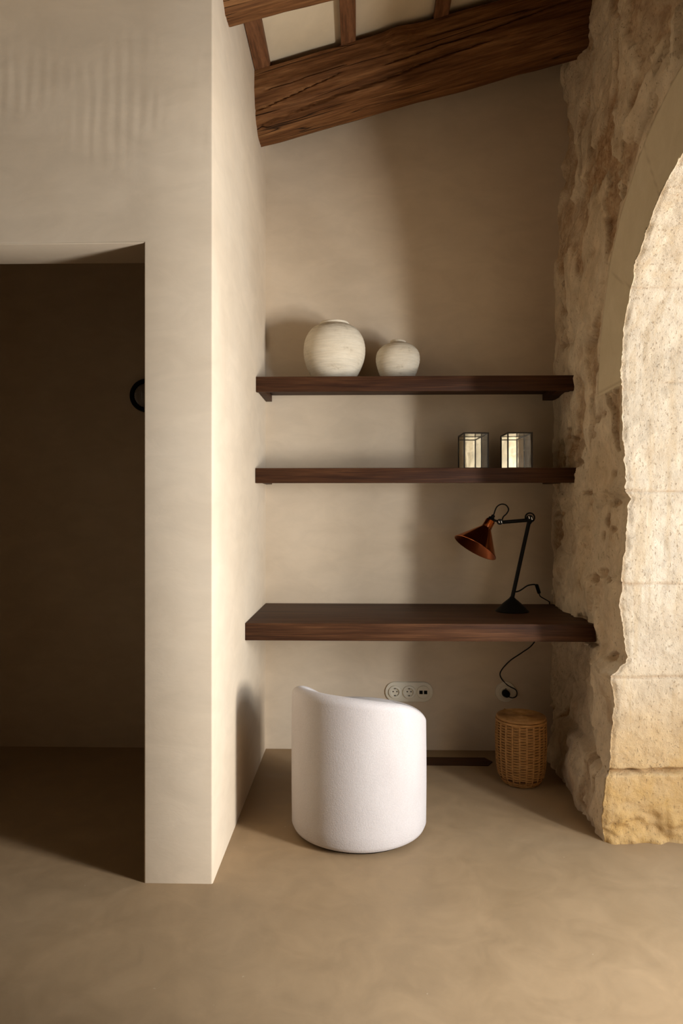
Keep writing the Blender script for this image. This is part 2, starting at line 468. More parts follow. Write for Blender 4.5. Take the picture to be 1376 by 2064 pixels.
def inner_x(y, z):
    xb = interp(T_BACK, z); xj = interp(T_JAMB, z)
    w = min(1.0, max(0.0, (y-2.54)/(YB-2.54)))
    x = xj*(1-w)+xb*w
    up = smooth01(2.35, 3.1, z)
    x += 0.055*up*smooth01(2.5, 2.9, y)*(1-smooth01(3.2, 3.46, y))
    if z < 0.26:
        foot = 0.02*smooth01(0.26, 0.10, z)*math.sin(PI*w)
        x -= foot + 0.035*smooth01(0.24, 0.02, z)*smooth01(0.25, 0.95, w)*(1-smooth01(0.97, 1, w)*0.3)
    # layers of stone broken away under the desk
    if 0.2 < z < 0.70:
        yr = float(np.interp(z, [a for a, b in RECESS], [b for a, b in RECESS])) + 0.014*fb(Vector((z*14, 3.3, 0)), 3)
        r = smooth01(yr-0.012, yr+0.022, y)*smooth01(0.215, 0.26, z)
        x += 0.040*r*(1-smooth01(3.25, 3.48, y))
    ra = math.hypot(y-AC[0], z-AC[1])
    dressed = 0.0
    if z > AC[1]-0.012:
        dressed = 1.0-smooth01(AO-0.006, AO+0.006, ra+0.004*fb(Vector((y*20, z*20, 1)), 2))
    rough = 1.0-0.93*dressed
    p = Vector((y, z, 0.0))
    edge = smooth01(0.0, 0.05, YB-y)
    big = 0.020*fb(p*3.1+Vector((5, 1, 2)), 3)*smooth01(0.0, 0.18, y-2.56 if z < 1.69 else ra-AO)*edge if y > 1.93 else 0.015*fb(p*3, 3)
    mid = 0.009*fb(p*9+Vector((1, 7, 0)), 4)
    c, d = noise.voronoi(Vector((y*3.2, z*2.1, 4.0))+Vector((0.25*noise.noise(p*4), 0.25*noise.noise(p*4+Vector((9, 9, 9))), 0)))[0][:2]
    crev = 0.014*(1-smooth01(0.0, 0.10, d-c))*(1-dressed)*smooth01(0.0, 0.10, (y-2.56) if z < 1.69 else (ra-AO))
    # plates of old render over rougher, redder rubble
    dist = (y-2.53) if z < AC[1] else (ra-AO)
    open_d = (y-2.53) if z < AC[1] else (ra-AR)
    wv = Vector((noise.noise(p*3.1), noise.noise(p*3.1+Vector((7, 7, 7))), 0))*0.16
    q = p+wv
    val = noise.noise(Vector((q.x*5.2, q.y*2.7, 1.7)))+0.35*noise.noise(Vector((q.x*13, q.y*9, 4.4)))+0.10*noise.noise(Vector((q.x*34, q.y*30, 2.0)))
    bias = 0.10 if z > 1.55 else 0.10+0.30*smooth01(1.55, 1.35, z)*(1-smooth01(3.1, 3.4, y))
    pl = smooth01(-0.015, 0.03, val+bias)
    keep = smooth01(0.015, 0.07, dist)*(1-dressed)
    raw = (1-pl)*keep
    grit = 0.006*fb(p*26, 3)
    val2 = noise.noise(Vector((q.x*8.5+3, q.y*5.0, 9.7)))+0.3*noise.noise(Vector((q.x*24, q.y*20, 5)))
    step = 0.007*(smooth01(0.10, 0.13, val2))*keep
    flake = (0.019*(pl-1.0)+0.004)*keep + step
    prox = 1-smooth01(0.0, 0.035, max(0.0, open_d))
    jag = prox*(0.35+1.3*abs(noise.noise(Vector((y*7, z*7, 8)))))*(0.009*fb(Vector((y*19, z*21, 3)), 4)+0.004*noise.noise(Vector((y*75, z*80, 6))))
    x -= rough*(big+mid*(0.4+0.6*edge)) + flake + jag + grit*(0.25+raw)*(1-dressed)
    hd = hole_depth(y, z)*(1-dressed)
    x += crev - 0.002*dressed + hd
    return x, dressed, max(raw, min(1.0, hd*45))

def stone_wall():
    NS, NR = 190, 95
    edge = []            # (y, z, outward y, outward z, boundary y, boundary z, kind)
    zs = np.linspace(0, AC[1], 285)[:-1]
    for z in zs: edge.append((AC[0]+AR, z, YB+0.06, z))
    for k in range(0, 241):
        a = k/240*180
        y = AC[0]+AR*math.cos(math.radians(a))*(1.2 if a > 90 else 1.0); z = AC[1]+AR*math.sin(math.radians(a))  # unseen near half widened so the daylight lamps are not blocked
        if a <= 60: by, bz = YB+0.06, AC[1]+(3.76-AC[1])*a/60
        elif a <= 120: by, bz = YB+0.06+(0.3-YB-0.06)*(a-60)/60, 3.76
        else: by, bz = 0.3, 3.76+(AC[1]-3.76)*(a-120)/60
        edge.append((y, z, by, bz))
    for z in zs[::-4]: edge.append((AC[0]-1.2*AR, z, 0.3, z))
    verts = []; dressed = []; joint = []; rev = []; foot = []; raws = []
    NT = len(edge)
    for i, (y, z, by, bz) in enumerate(edge):
        jamb = z < AC[1]-1e-6
        far = y > AC[0]
        a = math.degrees(math.atan2(z-AC[1], y-AC[0]))
        # radial direction out of the opening
        if jamb: oy, oz = (1, 0) if far else (-1, 0)
        else: oy, oz = math.cos(math.radians(a)), math.sin(math.radians(a))
        xe, _, _ = inner_x(y+0.002*oy, z+0.002*oz)
        # reveal, from deep inside towards the room
        for k in range(NR):
            u = 1-k/NR
            x = xe+(1.42-xe)*u**1.35
            splay = 0.45*(x-xe)*max(0.0, (AC[0]-y)/(1.2*AR))  # unseen near jamb splayed outward to let the daylight lamps through
            p = Vector((x, y*1.0, z))
            e = 0.006*fb(Vector((x*3, y*3, z*3)), 3)+0.004*fb(Vector((x*16, y*16, z*16)), 4)
            e += 0.010*noise.noise(Vector((z*8, y*8, 5)))*fb(Vector((z*30, y*30, 2)), 3)*(1-smooth01(0.0, 0.03, x-xe))
            ja = 0.0
            if jamb:
                for zz in JZ:
                    q = abs(z+0.006*noise.noise(Vector((x*7, zz*9, 0)))+0.02*(x-1.0)*(zz == 1.69)-zz)
                    ja = max(ja, 1-smooth01(0.002, 0.006, q))
                zc = 0.262+0.010*noise.noise(Vector((x*9, 2.2, 0)))
                crack = 1-smooth01(0.003, 0.010+0.007*noise.noise(Vector((x*12, 7, 0))), abs(z-zc))
                e -= 0.040*crack
                ja = max(ja, crack)
                if z < zc:
                    e += 0.012
                    lump = noise.fractal(Vector((x*9, 4, z*11)), 0.8, 2, 3)
                    e += 0.022*lump*smooth01(0.16, 0.05, z)
                for z1 in (0.604, 0.948, 1.285): e += 0.0
            else:
                for aa in JA:
                    q = abs(math.radians(a-aa))*AR
                    ja = max(ja, 0.7*(1-smooth01(0.001, 0.005, q)))
            # soft broken arris at the room side
            ed = 0.010*(1-smooth01(0.0, 0.022, x-xe))
            ed *= 0.6+0.9*noise.noise(Vector((z*17, y*17, 0)))
            e -= ed
            e -= 0.006*ja
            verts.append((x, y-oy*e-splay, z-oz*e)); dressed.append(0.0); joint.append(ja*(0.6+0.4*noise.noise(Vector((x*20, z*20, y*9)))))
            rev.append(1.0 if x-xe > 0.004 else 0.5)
            foot.append(smooth01(0.75, 0.10, z) if jamb else 0.0); raws.append(0.0)  # mask of the painted fall-off, stronger towards the floor
        for k in range(NS):
            s = k/(NS-1)
            if not far: s = s**1.5
            yy, zz = y+(by-y)*s, z+(bz-z)*s
            x, dr, rw = inner_x(yy, zz)
            ja = 0.0
            ra = math.hypot(yy-AC[0], zz-AC[1]); aa0 = math.degrees(math.atan2(zz-AC[1], yy-AC[0]))
            if dr > 0.5:
                for aa in [0.0]+JA:
                    q = abs(math.radians(aa0-aa))*ra
                    ja = max(ja, 0.5*(1-smooth01(0.001, 0.006, q)))
                ja = max(ja, 0.8*(1-smooth01(0.002, 0.010, abs(ra-AO))))
            elif jamb and far and yy < 2.95:
                for zz0 in JZ[1:4]:
                    wob = 0.012*noise.noise(Vector((yy*8, zz0*5, 1)))
                    ja = max(ja, 0.6*(1-smooth01(0.002, 0.007, abs(zz+wob-zz0)))*smooth01(-0.25, 0.1, noise.noise(Vector((yy*9, zz0*3, 5)))))
                x += 0.006*ja
            if jamb and z < 0.0001: x = min(x, 1.02)
            verts.append((x, yy, zz)); dressed.append(dr); joint.append(ja); rev.append(0.0); foot.append(0.0); raws.append(rw)
    W = NR+NS
    faces = []
    for i in range(NT-1):
        for k in range(W-1):
            a = i*W+k
            faces.append((a, a+1, a+W+1, a+W))
    me = bpy.data.meshes.new('wall_right'); me.from_pydata(verts, [], faces); me.update()
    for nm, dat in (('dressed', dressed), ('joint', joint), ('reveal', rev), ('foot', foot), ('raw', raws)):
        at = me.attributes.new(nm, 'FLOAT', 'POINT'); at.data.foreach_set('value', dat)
    me.polygons.foreach_set('use_smooth', [True]*len(me.polygons))
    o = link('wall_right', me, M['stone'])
    return o
struct(stone_wall())
bm = bmesh.new(); sloped_box(bm, XR, 1.60, -2.7, 0.32, -0.05)
struct(obj('wall_right_near', bm, M['stone'], smooth=False))

# ------------------------------------------------------------------ roof timbers
def beam(name, label, sec, x0, x1, slope, seed, amp=0.006, cracks=()):
    """sec: closed (y, z) outline at x = XL, clockwise; the timber rises with x"""
    bm = bmesh.new(); n = len(sec); N = 170
    # refine outline
    pts = []
    for i in range(n):
        a, b = Vector(sec[i]), Vector(sec[(i+1) % n])
        m = max(2, int((b-a).length/0.0055))
        pts += [a.lerp(b, k/m) for k in range(m)]
    cy = sum(p.x for p in pts)/len(pts); cz = sum(p.y for p in pts)/len(pts)
    rings = []
    for i in range(N+1):
        x = x0+(x1-x0)*i/N; ring = []
        g = 0.010*noise.noise(Vector((x*1.7, seed, 0)))
        for p in pts:
            q = Vector((p.x-cy, p.y-cz)); L = q.length
            d = amp*fb(Vector((x*2.2, p.x*12, p.y*12+seed)), 3)+0.004*noise.noise(Vector((x*4, p.x*45+seed, p.y*45)))
            kn = 0.016*math.exp(-((x-0.18)**2+(p.x-3.10)**2+(p.y-3.18)**2)/0.004) if seed == 3 else 0
            for zc, rise, xa, xb, wd in cracks:
                if p.x < 3.25 and xa < x < xb:
                    dz = p.y-(zc+rise*(x-XL)+0.010*noise.noise(Vector((x*3.1, zc*40, 0)))+0.003*noise.noise(Vector((x*17, zc*9, 4))))
                    tap = smooth01(xa, xa+0.05, x)*(1-smooth01(xb-0.25, xb, x))
                    d -= 0.020*tap*max(0.0, 1-abs(dz)/wd)
            q = q*(1+(d+kn)/L)
            ring.append(bm.verts.new((x, cy+q.x, cz+q.y+slope*(x-XL)+g)))
        rings.append(ring)
    m = len(pts)
    for a, b in zip(rings[:-1], rings[1:]):
        for k in range(m): bm.faces.new((a[k], a[(k+1) % m], b[(k+1) % m], b[k]))
    bm.faces.new(rings[0]); bm.faces.new(rings[-1])
    o = obj(name, bm, M['beam_wood'], smooth=True, angle=50)
    return tag(o, label, 'beam', 'old roof beams')
beam('roof_beam', 'thick cracked dark wood roof beam sloping above the desk niche',
     [(3.095, 3.222), (3.093, 3.13), (3.118, 3.055), (3.15, 3.010), (3.215, 2.985), (3.31, 2.985), (3.36, 3.03), (3.37, 3.12), (3.36, 3.222)],
     XL-0.006, 1.075, SLOPE, 3, cracks=[(3.058, 0.125, XL-0.05, 0.02, 0.006), (3.003, 0.06, XL-0.02, 0.75, 0.006), (3.12, 0.02, XL+0.02, 0.05, 0.004), (3.06, 0.05, 0.1, 1.0, 0.006), (3.165, -0.02, 0.3, 0.95, 0.004)])
beam('roof_beam', 'old wood roof beam at the top edge, nearer than the cracked one',
     [(2.375, 3.222), (2.365, 3.06), (2.378, 3.00), (2.42, 2.978), (2.49, 2.985), (2.525, 3.015), (2.54, 3.10), (2.54, 3.222)],
     XL-0.006, 1.06, 0.236, 11)

def batten(x, label):
    bm = bmesh.new()
    vs = box(bm, -0.034, 0.034, -1.2, YB-0.003, 0, 0.040, 0.003)
    for v in bm.verts: v.co.z += SLOPE*v.co.x
    o = obj('ceiling_batten', bm, M['batten_wood'], smooth=False, loc=(x, 0, ceil_z(x)-0.040))
    return tag(o, label, 'batten', 'ceiling battens')
batten(XL+0.036, 'narrow brown ceiling batten against the white wall')
batten(-0.045, 'middle narrow brown ceiling batten between the two roof beams')
batten(0.375, 'right narrow brown ceiling batten above the cracked beam')

# ------------------------------------------------------------------ desk and shelves
def desk():
    bm = bmesh.new()
    x0, x1, y0, z0, z1 = XL+0.001, 0.985, 2.842, 0.6735, 0.7456
    vs = box(bm, x0, x1, y0, YB-0.010, z0, z1)
    ev = [e for e in bm.edges if all(v.co.x > x1-1e-4 and v.co.y < y0+1e-4 for v in e.verts)]
    bmesh.ops.bevel(bm, geom=ev, offset=0.02, segments=5, affect='EDGES', profile=0.5)
    bmesh.ops.bevel(bm, geom=[e for e in bm.edges if e.calc_length() > 0.03], offset=0.0022, segments=2, affect='EDGES', profile=0.5)
    return tag(obj('floating_desk', bm, M['desk_wood'], angle=35), 'thick dark oak desk top fixed in the niche under the lamp', 'desk')
desk()

def shelf(label, y0, zt, x1, fascia):
    t = thing('wall_shelf', label, 'shelf', (0, y0, zt), 'dark oak wall shelves')
    x0 = XL+0.001; dep = YB-0.001-y0
    bm = bmesh.new(); box(bm, x0, x1, 0.024, dep, -0.028, 0, 0.0015); obj('board', bm, M['shelf_wood'], t, angle=35)
    bm = bmesh.new(); box(bm, x0, x1, 0, 0.0235, -fascia, 0, 0.002); obj('front_board', bm, M['shelf_wood'], t, angle=35)
    for a, b in ((x0, x0+0.031), (0.932, x1)):
        bm = bmesh.new(); box(bm, a, b, 0.03, dep, -0.060, -0.0285, 0.0015); obj('support_cleat', bm, M['shelf_wood'], t, angle=35)
    return t
shelf('upper dark oak wall shelf with the two round vases', 3.1415, 1.8355, 0.990, 0.0695)
shelf('lower dark oak wall shelf with the two glass boxes', 3.122, 1.412, 1.000, 0.0685)

# ------------------------------------------------------------------ vases
def vase(label, loc, prof, wobble, rz):
    bm = bmesh.new()
    P = [(p.x, p.y) for p in catmull([(r, z, 0) for r, z in prof], 7)]
    P = [(max(r, 0.0), z) for r, z in P]
    P[0] = (0.0, P[0][1]); P[-1] = (0.0, P[-1][1])
    lathe(bm, P, 96, wob=lambda a, z: wobble*noise.noise(Vector((math.cos(a)*1.3+rz, math.sin(a)*1.3, z*9)))+0.0006*math.sin(z*420+2*math.sin(a)))
    o = obj('vase', bm, M['ceramic'], loc=loc, angle=60); o.rotation_euler = (0, 0, rz)
    return tag(o, label, 'vase', 'round stoneware vases')
vase('larger round white stoneware vase on the upper shelf', (-0.1165, 3.325, 1.8355),
     [(0, 0), (0.080, 0.0), (0.093, 0.006), (0.125, 0.060), (0.146, 0.115), (0.1515, 0.165), (0.142, 0.215), (0.115, 0.258), (0.082, 0.279), (0.073, 0.283), (0.072, 0.292), (0.068, 0.296), (0.062, 0.292), (0.061, 0.280), (0.085, 0.262), (0.13, 0.20), (0.12, 0.09), (0.06, 0.02), (0, 0.02)], 0.004, 0.6)
vase('smaller round white stoneware vase on the upper shelf', (0.1915, 3.32, 1.8355),
     [(0, 0), (0.058, 0.0), (0.066, 0.005), (0.090, 0.045), (0.103, 0.085), (0.1065, 0.118), (0.098, 0.152), (0.072, 0.180), (0.045, 0.191), (0.038, 0.195), (0.0375, 0.203), (0.034, 0.2065), (0.030, 0.203), (0.030, 0.190), (0.06, 0.172), (0.092, 0.13), (0.08, 0.06), (0.04, 0.015), (0, 0.015)], 0.003, 2.2)

# ------------------------------------------------------------------ glass boxes
def glass_box(label, x0, y0, rz=0.0):
    w, d, h = 0.1175, 0.158, 0.170
    t = thing('glass_box', label, 'glass box', (x0, y0, 1.4122), 'mirrored glass boxes', rz)
    r = 0.0028
    bm = bmesh.new()
    e = 0.003
    X, Y, Z = (e, w-e), (e, d-e), (e, h-e)
    for y in Y:
        for z in Z: box(bm, 0, w, y-e, y+e, z-e, z+e)
    for x in X:
        for z in Z: box(bm, x-e, x+e, 2*e, d-2*e, z-e, z+e)
        for y in Y: box(bm, x-e, x+e, y-e, y+e, 2*e, h-2*e)
    obj('frame', bm, M['solder'], t, smooth=False)
    g = 0.0012
    def pane(name, mat, x0, x1, y0, y1, z0, z1):
        bm = bmesh.new(); box(bm, x0, x1, y0, y1, z0, z1); return obj(name, bm, mat, t, smooth=False)
    i = 0.0062
    pane('pane', M['glass'], i, w-i, e-g, e+g, i, h-i)
    pane('pane', M['glass'], e-g, e+g, i, d-i, i, h-i)
    pane('pane', M['glass'], w-e-g, w-e+g, i, d-i, i, h-i)
    pane('pane', M['glass'], i, w-i, i, d-i, h-e-g, h-e+g)
    tag(pane('back_pane', M['mirror'], i, w-i, d-e-g, d-e+g, i, h-i), 'mirrored back pane')
    pane('base_pane', M['mirror'], i, w-i, i, d-i, e-g, e+g)
    return t
glass_box('left glass box with dark metal edges on the lower shelf', 0.491, 3.195, 0.028)
glass_box('right glass box with dark metal edges on the lower shelf', 0.693, 3.195)

# ------------------------------------------------------------------ desk lamp
def lamp():
    B = Vector((0.7187, 3.213, 0.7459))
    t = thing('desk_lamp', 'black jointed desk lamp with copper shade on the desk', 'lamp', B)
    Q = lambda x, z, y=3.213: Vector((x, y, z))-B
    bm = bmesh.new()
    lathe(bm, [(0, 0.0), (0.077, 0.0), (0.078, 0.003), (0.074, 0.006), (0.060, 0.020), (0.044, 0.036), (0.028, 0.050), (0.018, 0.058), (0.012, 0.064), (0.0085, 0.070), (0, 0.071)], 72)
    obj('base', bm, M['black_metal'], t)
    bm = bmesh.new(); tube(bm, [Q(0.7187, 0.806), Q(0.7965, 1.160)], 0.0092, 16); obj('post', bm, M['black_metal'], t)
    # elbow
    C = Q(0.8015, 1.1845)
    bm = bmesh.new()
    Mx = frame((0, -1, 0), C)
    n = 40
    R, r = 0.0215, 0.0034
    tube(bm, [C+Vector((R*math.cos(a), 0, R*math.sin(a))) for a in [2*PI*k/n for k in range(n+1)]], r, 8, cap=False)
    lathe(bm, [(0, -0.007), (0.015, -0.007), (0.016, -0.005), (0.016, 0.005), (0.015, 0.007), (0, 0.007)], 32, M=frame((0, -1, 0), C+Vector((-0.001, 0, -0.004))))
    tube(bm, [C+Vector((0.0, 0, -0.013)), Q(0.7965, 1.156)], [0.014, 0.0092], 14)
    e = obj('elbow_joint', bm, M['black_metal'], t)
    bm = bmesh.new()
    for dx, dz in ((-0.008, 0.001), (0.0045, -0.004)):
        tube(bm, [C+Vector((dx, -0.011, dz+0.006)), C+Vector((dx+0.003, -0.011, dz-0.006))], 0.0028, 10)
    obj('nut', bm, M['chrome'], e)
    # arm
    bm = bmesh.new(); tube(bm, [Q(0.675, 1.163), Q(0.785, 1.172)], 0.0085, 14); obj('arm', bm, M['black_metal'], t)
    J = Q(0.6615, 1.1645)
    bm = bmesh.new()
    lathe(bm, [(0, -0.008), (0.012, -0.008), (0.0135, -0.006), (0.0135, 0.006), (0.012, 0.008), (0, 0.008)], 32, M=frame((0, -1, 0), J))
    tube(bm, [J, Q(0.627, 1.174)], 0.0055, 12)
    j = obj('shade_joint', bm, M['black_metal'], t)
    bm = bmesh.new()
    for dx in (-0.006, 0.005):
        tube(bm, [J+Vector((dx, -0.010, 0.005)), J+Vector((dx+0.002, -0.010, -0.005))], 0.0022, 10)
    obj('nut', bm, M['chrome'], j)
    # shade
    ax = Vector((-0.516, -0.20, -0.833)).normalized()
    rim = Q(0.5415, 1.044, 3.19); Lc = 0.112
    F = frame(-ax, rim)              # local z runs from the rim up to the neck
    bm = bmesh.new()
    prof = [(0.1065, 0.0), (0.1075, 0.0012), (0.1062, 0.0026), (0.0262, Lc-0.004), (0.0235, Lc), (0.0232, Lc+0.001), (0.0232, Lc+0.036), (0.0215, Lc+0.039), (0, Lc+0.039)]
    lathe(bm, prof, 96, M=F)
    sh = obj('lamp_shade', bm, M['copper'], t, angle=30); sh['label'] = 'polished copper cone shade'
    bm = bmesh.new()
    lathe(bm, [(0.1058, 0.0004), (0.1040, 0.0022), (0.0245, Lc-0.004), (0.021, Lc+0.03), (0, Lc+0.03)], 96, M=F)
    obj('shade_lining', bm, M['copper_in'], sh, angle=30)
    bm = bmesh.new(); lathe(bm, [(0, Lc-0.03), (0.014, Lc-0.028), (0.016, Lc-0.01), (0.012, Lc+0.01), (0.012, Lc+0.028), (0, Lc+0.028)], 24, M=F)
    obj('bulb', bm, simple('frosted_bulb', (0.55, 0.5, 0.45), 0.3), sh)
    bm = bmesh.new()
    lathe(bm, [(0, Lc+0.036), (0.0205, Lc+0.036), (0.021, Lc+0.041), (0.016, Lc+0.046), (0.015, Lc+0.054), (0.009, Lc+0.057), (0.0085, Lc+0.068), (0.005, Lc+0.071), (0, Lc+0.071)], 32, M=F)
    obj('shade_cap', bm, M['black_metal'], t)
    top = F @ Vector((0, 0, Lc+0.068))
    bm = bmesh.new()
    tube(bm, [top, Q(0.646, 1.232), Q(0.668, 1.247), Q(0.690, 1.243), Q(0.702, 1.224), Q(0.694, 1.204), Q(0.678, 1.188), Q(0.671, 1.168)], 0.003, 8, smooth=8)
    obj('loop_cable', bm, M['black_rubber'], t)
    # mains cord
    bm = bmesh.new()
    tube(bm, [Q(0.727, 0.838), Q(0.741, 0.838), Q(0.760, 0.846), Q(0.790, 0.866), Q(0.822, 0.870, 3.23), Q(0.840, 0.866, 3.24)], 0.0032, 8, smooth=8)
    tube(bm, [Q(0.856, 0.826, 3.26), Q(0.868, 0.808, 3.28), Q(0.900, 0.790, 3.32), Q(0.935, 0.772, 3.39), Q(0.955, 0.760, 3.44), Q(0.966, 0.756, 3.4790), Q(0.966, 0.735, 3.4805), Q(0.965, 0.70, 3.4805), Q(0.95, 0.655, 3.4805), Q(0.885, 0.545, 3.4805), Q(0.83, 0.500, 3.4805), Q(0.765, 0.455, 3.4805), Q(0.722, 0.404, 3.4805), Q(0.722, 0.372, 3.4805), Q(0.754, 0.335, 3.476), Q(0.795, 0.312, 3.470), Q(0.797, 0.286, 3.462), Q(0.775, 0.277, 3.452), Q(0.752, 0.284, 3.448)], 0.0026, 8, smooth=8)
    lathe(bm, [(0, -0.008), (0.004, -0.008), (0.004, 0.010), (0, 0.010)], 12, M=frame((1, 0, 0), Q(0.727, 0.838)))
    c = obj('power_cord', bm, M['black_rubber'], t)
    bm = bmesh.new()
    a, b = Q(0.8385, 0.869, 3.24), Q(0.858, 0.824, 3.262); d = (b-a)
    rings = tube(bm, [a, a+d*0.08, a+d*0.92, b], [0.004, 0.0085, 0.0085, 0.004], 12)
    obj('inline_switch', bm, M['black_rubber'], c)
    bm = bmesh.new()
    lathe(bm, [(0, -0.004), (0.0185, -0.004), (0.019, 0.0), (0.0165, 0.022), (0.013, 0.028), (0, 0.029)], 28, M=frame((0.1, -1, 0), Q(0.7425, 0.296, 3.466)))
    obj('plug', bm, M['black_rubber'], c)
lamp()

# ------------------------------------------------------------------ wall sockets
def rounded_plate(bm, w, h, r, d, n=20):
    pts = []
    for cx, cz, a0 in ((w/2-r, h/2-r, 0), (-w/2+r, h/2-r, 90), (-w/2+r, -h/2+r, 180), (w/2-r, -h/2+r, 270)):
        for k in range(n+1):
            a = math.radians(a0+90*k/n); pts.append((cx+r*math.cos(a), cz+r*math.sin(a)))
    rings = []
    for inset, y in ((0, 0), (0, -d*0.6), (0.0015, -d*0.9), (0.004, -d)):
        rings.append([bm.verts.new((x*(1-2*inset/w), y, z*(1-2*inset/h))) for x, z in pts])
    m = len(pts)
    for a, b in zip(rings[:-1], rings[1:]):
        for k in range(m): bm.faces.new((a[k], a[(k+1) % m], b[(k+1) % m], b[k]))
    bm.faces.new(rings[-1]); bm.faces.new(rings[0][::-1])

def schuko(t, x, y0, mat):
    """round earthed socket: raised collar, sunk well with two pin holes and two earth clips"""
    F = frame((0, -1, 0), (x, y0, 0))
    bm = bmesh.new()
    lathe(bm, [(0.033, 0.0), (0.033, 0.0035), (0.0318, 0.0065), (0.0225, 0.0080), (0.0205, 0.0070), (0.0195, 0.0008), (0, 0.0008)], 56, M=F)
    s = obj('socket', bm, mat, t, angle=30)
    bm = bmesh.new()
    for dx in (-0.0095, 0.0095):
        lathe(bm, [(0, 0.0006), (0.0034, 0.0006), (0.0034, 0.0012), (0, 0.0012)], 14, M=frame((0, -1, 0), (x+dx, y0, 0.002)))
    obj('pin_hole', bm, M['dark_hole'], s)
    for z in (-0.0175, 0.0175):
        bm = bmesh.new(); box(bm, x-0.0032, x+0.0032, y0-0.0060, y0-0.0008, z-0.0018, z+0.0018, 0.0005)
        obj('earth_clip', bm, M['solder'], s)
    return s

t = thing('socket_plate', 'long rounded cream plate with two sockets and a data port, low on the back wall', 'power socket', (0.2575, YB, 0.2966))
bm = bmesh.new(); rounded_plate(bm, 0.243, 0.102, 0.0505, 0.009); obj('plate', bm, M['white_plastic'], t, angle=30)
for x in (-0.0715, 0.0): schuko(t, x, -0.0088, M['white_plastic'])
bm = bmesh.new(); lathe(bm, [(0.033, 0.0), (0.033, 0.0025), (0.0318, 0.0045), (0, 0.0045)], 56, M=frame((0, -1, 0), (0.0715, -0.0088, 0)))
dp = obj('data_module', bm, M['white_plastic'], t, angle=30)
for dx in (-0.0115, 0.0115):
    bm = bmesh.new(); box(bm, 0.0715+dx-0.0085, 0.0715+dx+0.0085, -0.0148, -0.0128, -0.009, 0.009, 0.0008); obj('port', bm, M['dark_hole'], dp)

t = thing('wall_socket', 'single round cream socket holding the lamp plug, above the basket', 'power socket', (0.745, YB, 0.2995))
bm = bmesh.new(); rounded_plate(bm, 0.104, 0.104, 0.0518, 0.009); obj('plate', bm, M['white_plastic'], t, angle=30)
schuko(t, 0.0, -0.0088, M['white_plastic'])

# ------------------------------------------------------------------ chair
def chair():
    t = thing('tub_chair', 'round white fabric tub chair standing in front of the desk', 'chair', (0.0017, 2.638, 0))
    HT = [(0, .432), (20, .432), (60, .432), (105, .435), (125, .447), (146, .493), (160, .518), (176, .533), (194, .549), (222, .557), (242, .557), (260, .554), (277, .546), (295, .534), (314, .516), (329, .490), (345, .455), (353, .438), (360, .432)]
    def H(a):
        d = math.degrees(a) % 360
        s = 0
        for o, w in ((-8, .2), (-4, .2), (0, .2), (4, .2), (8, .2)):
            s += w*float(np.interp((d+o) % 360, [p for p, q in HT], [q for p, q in HT]))
        return s
    R = 0.2577; z0 = 0.009
    n = 144; bm = bmesh.new(); rings = []
    for k in range(n):
        a = 2*PI*k/n; h = H(a); th = 0.060; rt = 0.028
        prof = [(0.0, z0), (R-0.035, z0), (R-0.018, z0+0.003), (R-0.006, z0+0.010), (R, z0+0.024)]
        for j in range(1, 13):
            prof.append((R+0.0015*math.sin(PI*j/12), z0+0.024+(h-rt-z0-0.024)*j/12))
        for j in range(1, 8):
            b = PI/2*j/7; prof.append((R-rt+rt*math.cos(b), h-rt+rt*math.sin(b)))
        for j in range(0, 8):
            b = PI/2*j/7; prof.append((R-th+rt-rt*math.sin(b), h-rt+rt*math.cos(b)))
        lo = 0.395
        for j in range(1, 5): prof.append((R-th, h-rt+(lo-h+rt)*j/4))
        prof.append((R-th-0.02, 0.392)); prof.append((0.0, 0.392))
        c, s = math.cos(a), math.sin(a)
        rings.append([(r*c, r*s, z) for r, z in prof])
    m = len(rings[0]); V = []
    cb = bm.verts.new((0, 0, z0)); ct = bm.verts.new((0, 0, 0.392))
    for rg in rings: V.append([cb]+[bm.verts.new(p) for p in rg[1:-1]]+[ct])
    for k in range(n):
        A, B2 = V[k], V[(k+1) % n]
        for j in range(m-1):
            q = [A[j], B2[j], B2[j+1], A[j+1]]
            q = list(dict.fromkeys(q)); bm.faces.new(q)
    obj('shell', bm, M['fabric'], t, angle=80)
    bm = bmesh.new()
    lathe(bm, [(0, 0.393), (0.185, 0.393), (0.193, 0.400), (0.1955, 0.412), (0.1945, 0.430), (0.188, 0.442), (0.170, 0.450), (0.12, 0.458), (0.06, 0.462), (0, 0.463)], 96)
    obj('seat_cushion', bm, M['fabric'], t, angle=80)
    bm = bmesh.new(); lathe(bm, [(0, 0), (0.222, 0), (0.224, 0.004), (0.224, 0.0088), (0, 0.0088)], 72)
    obj('plinth', bm, M['dark_hole'], t)
chair()

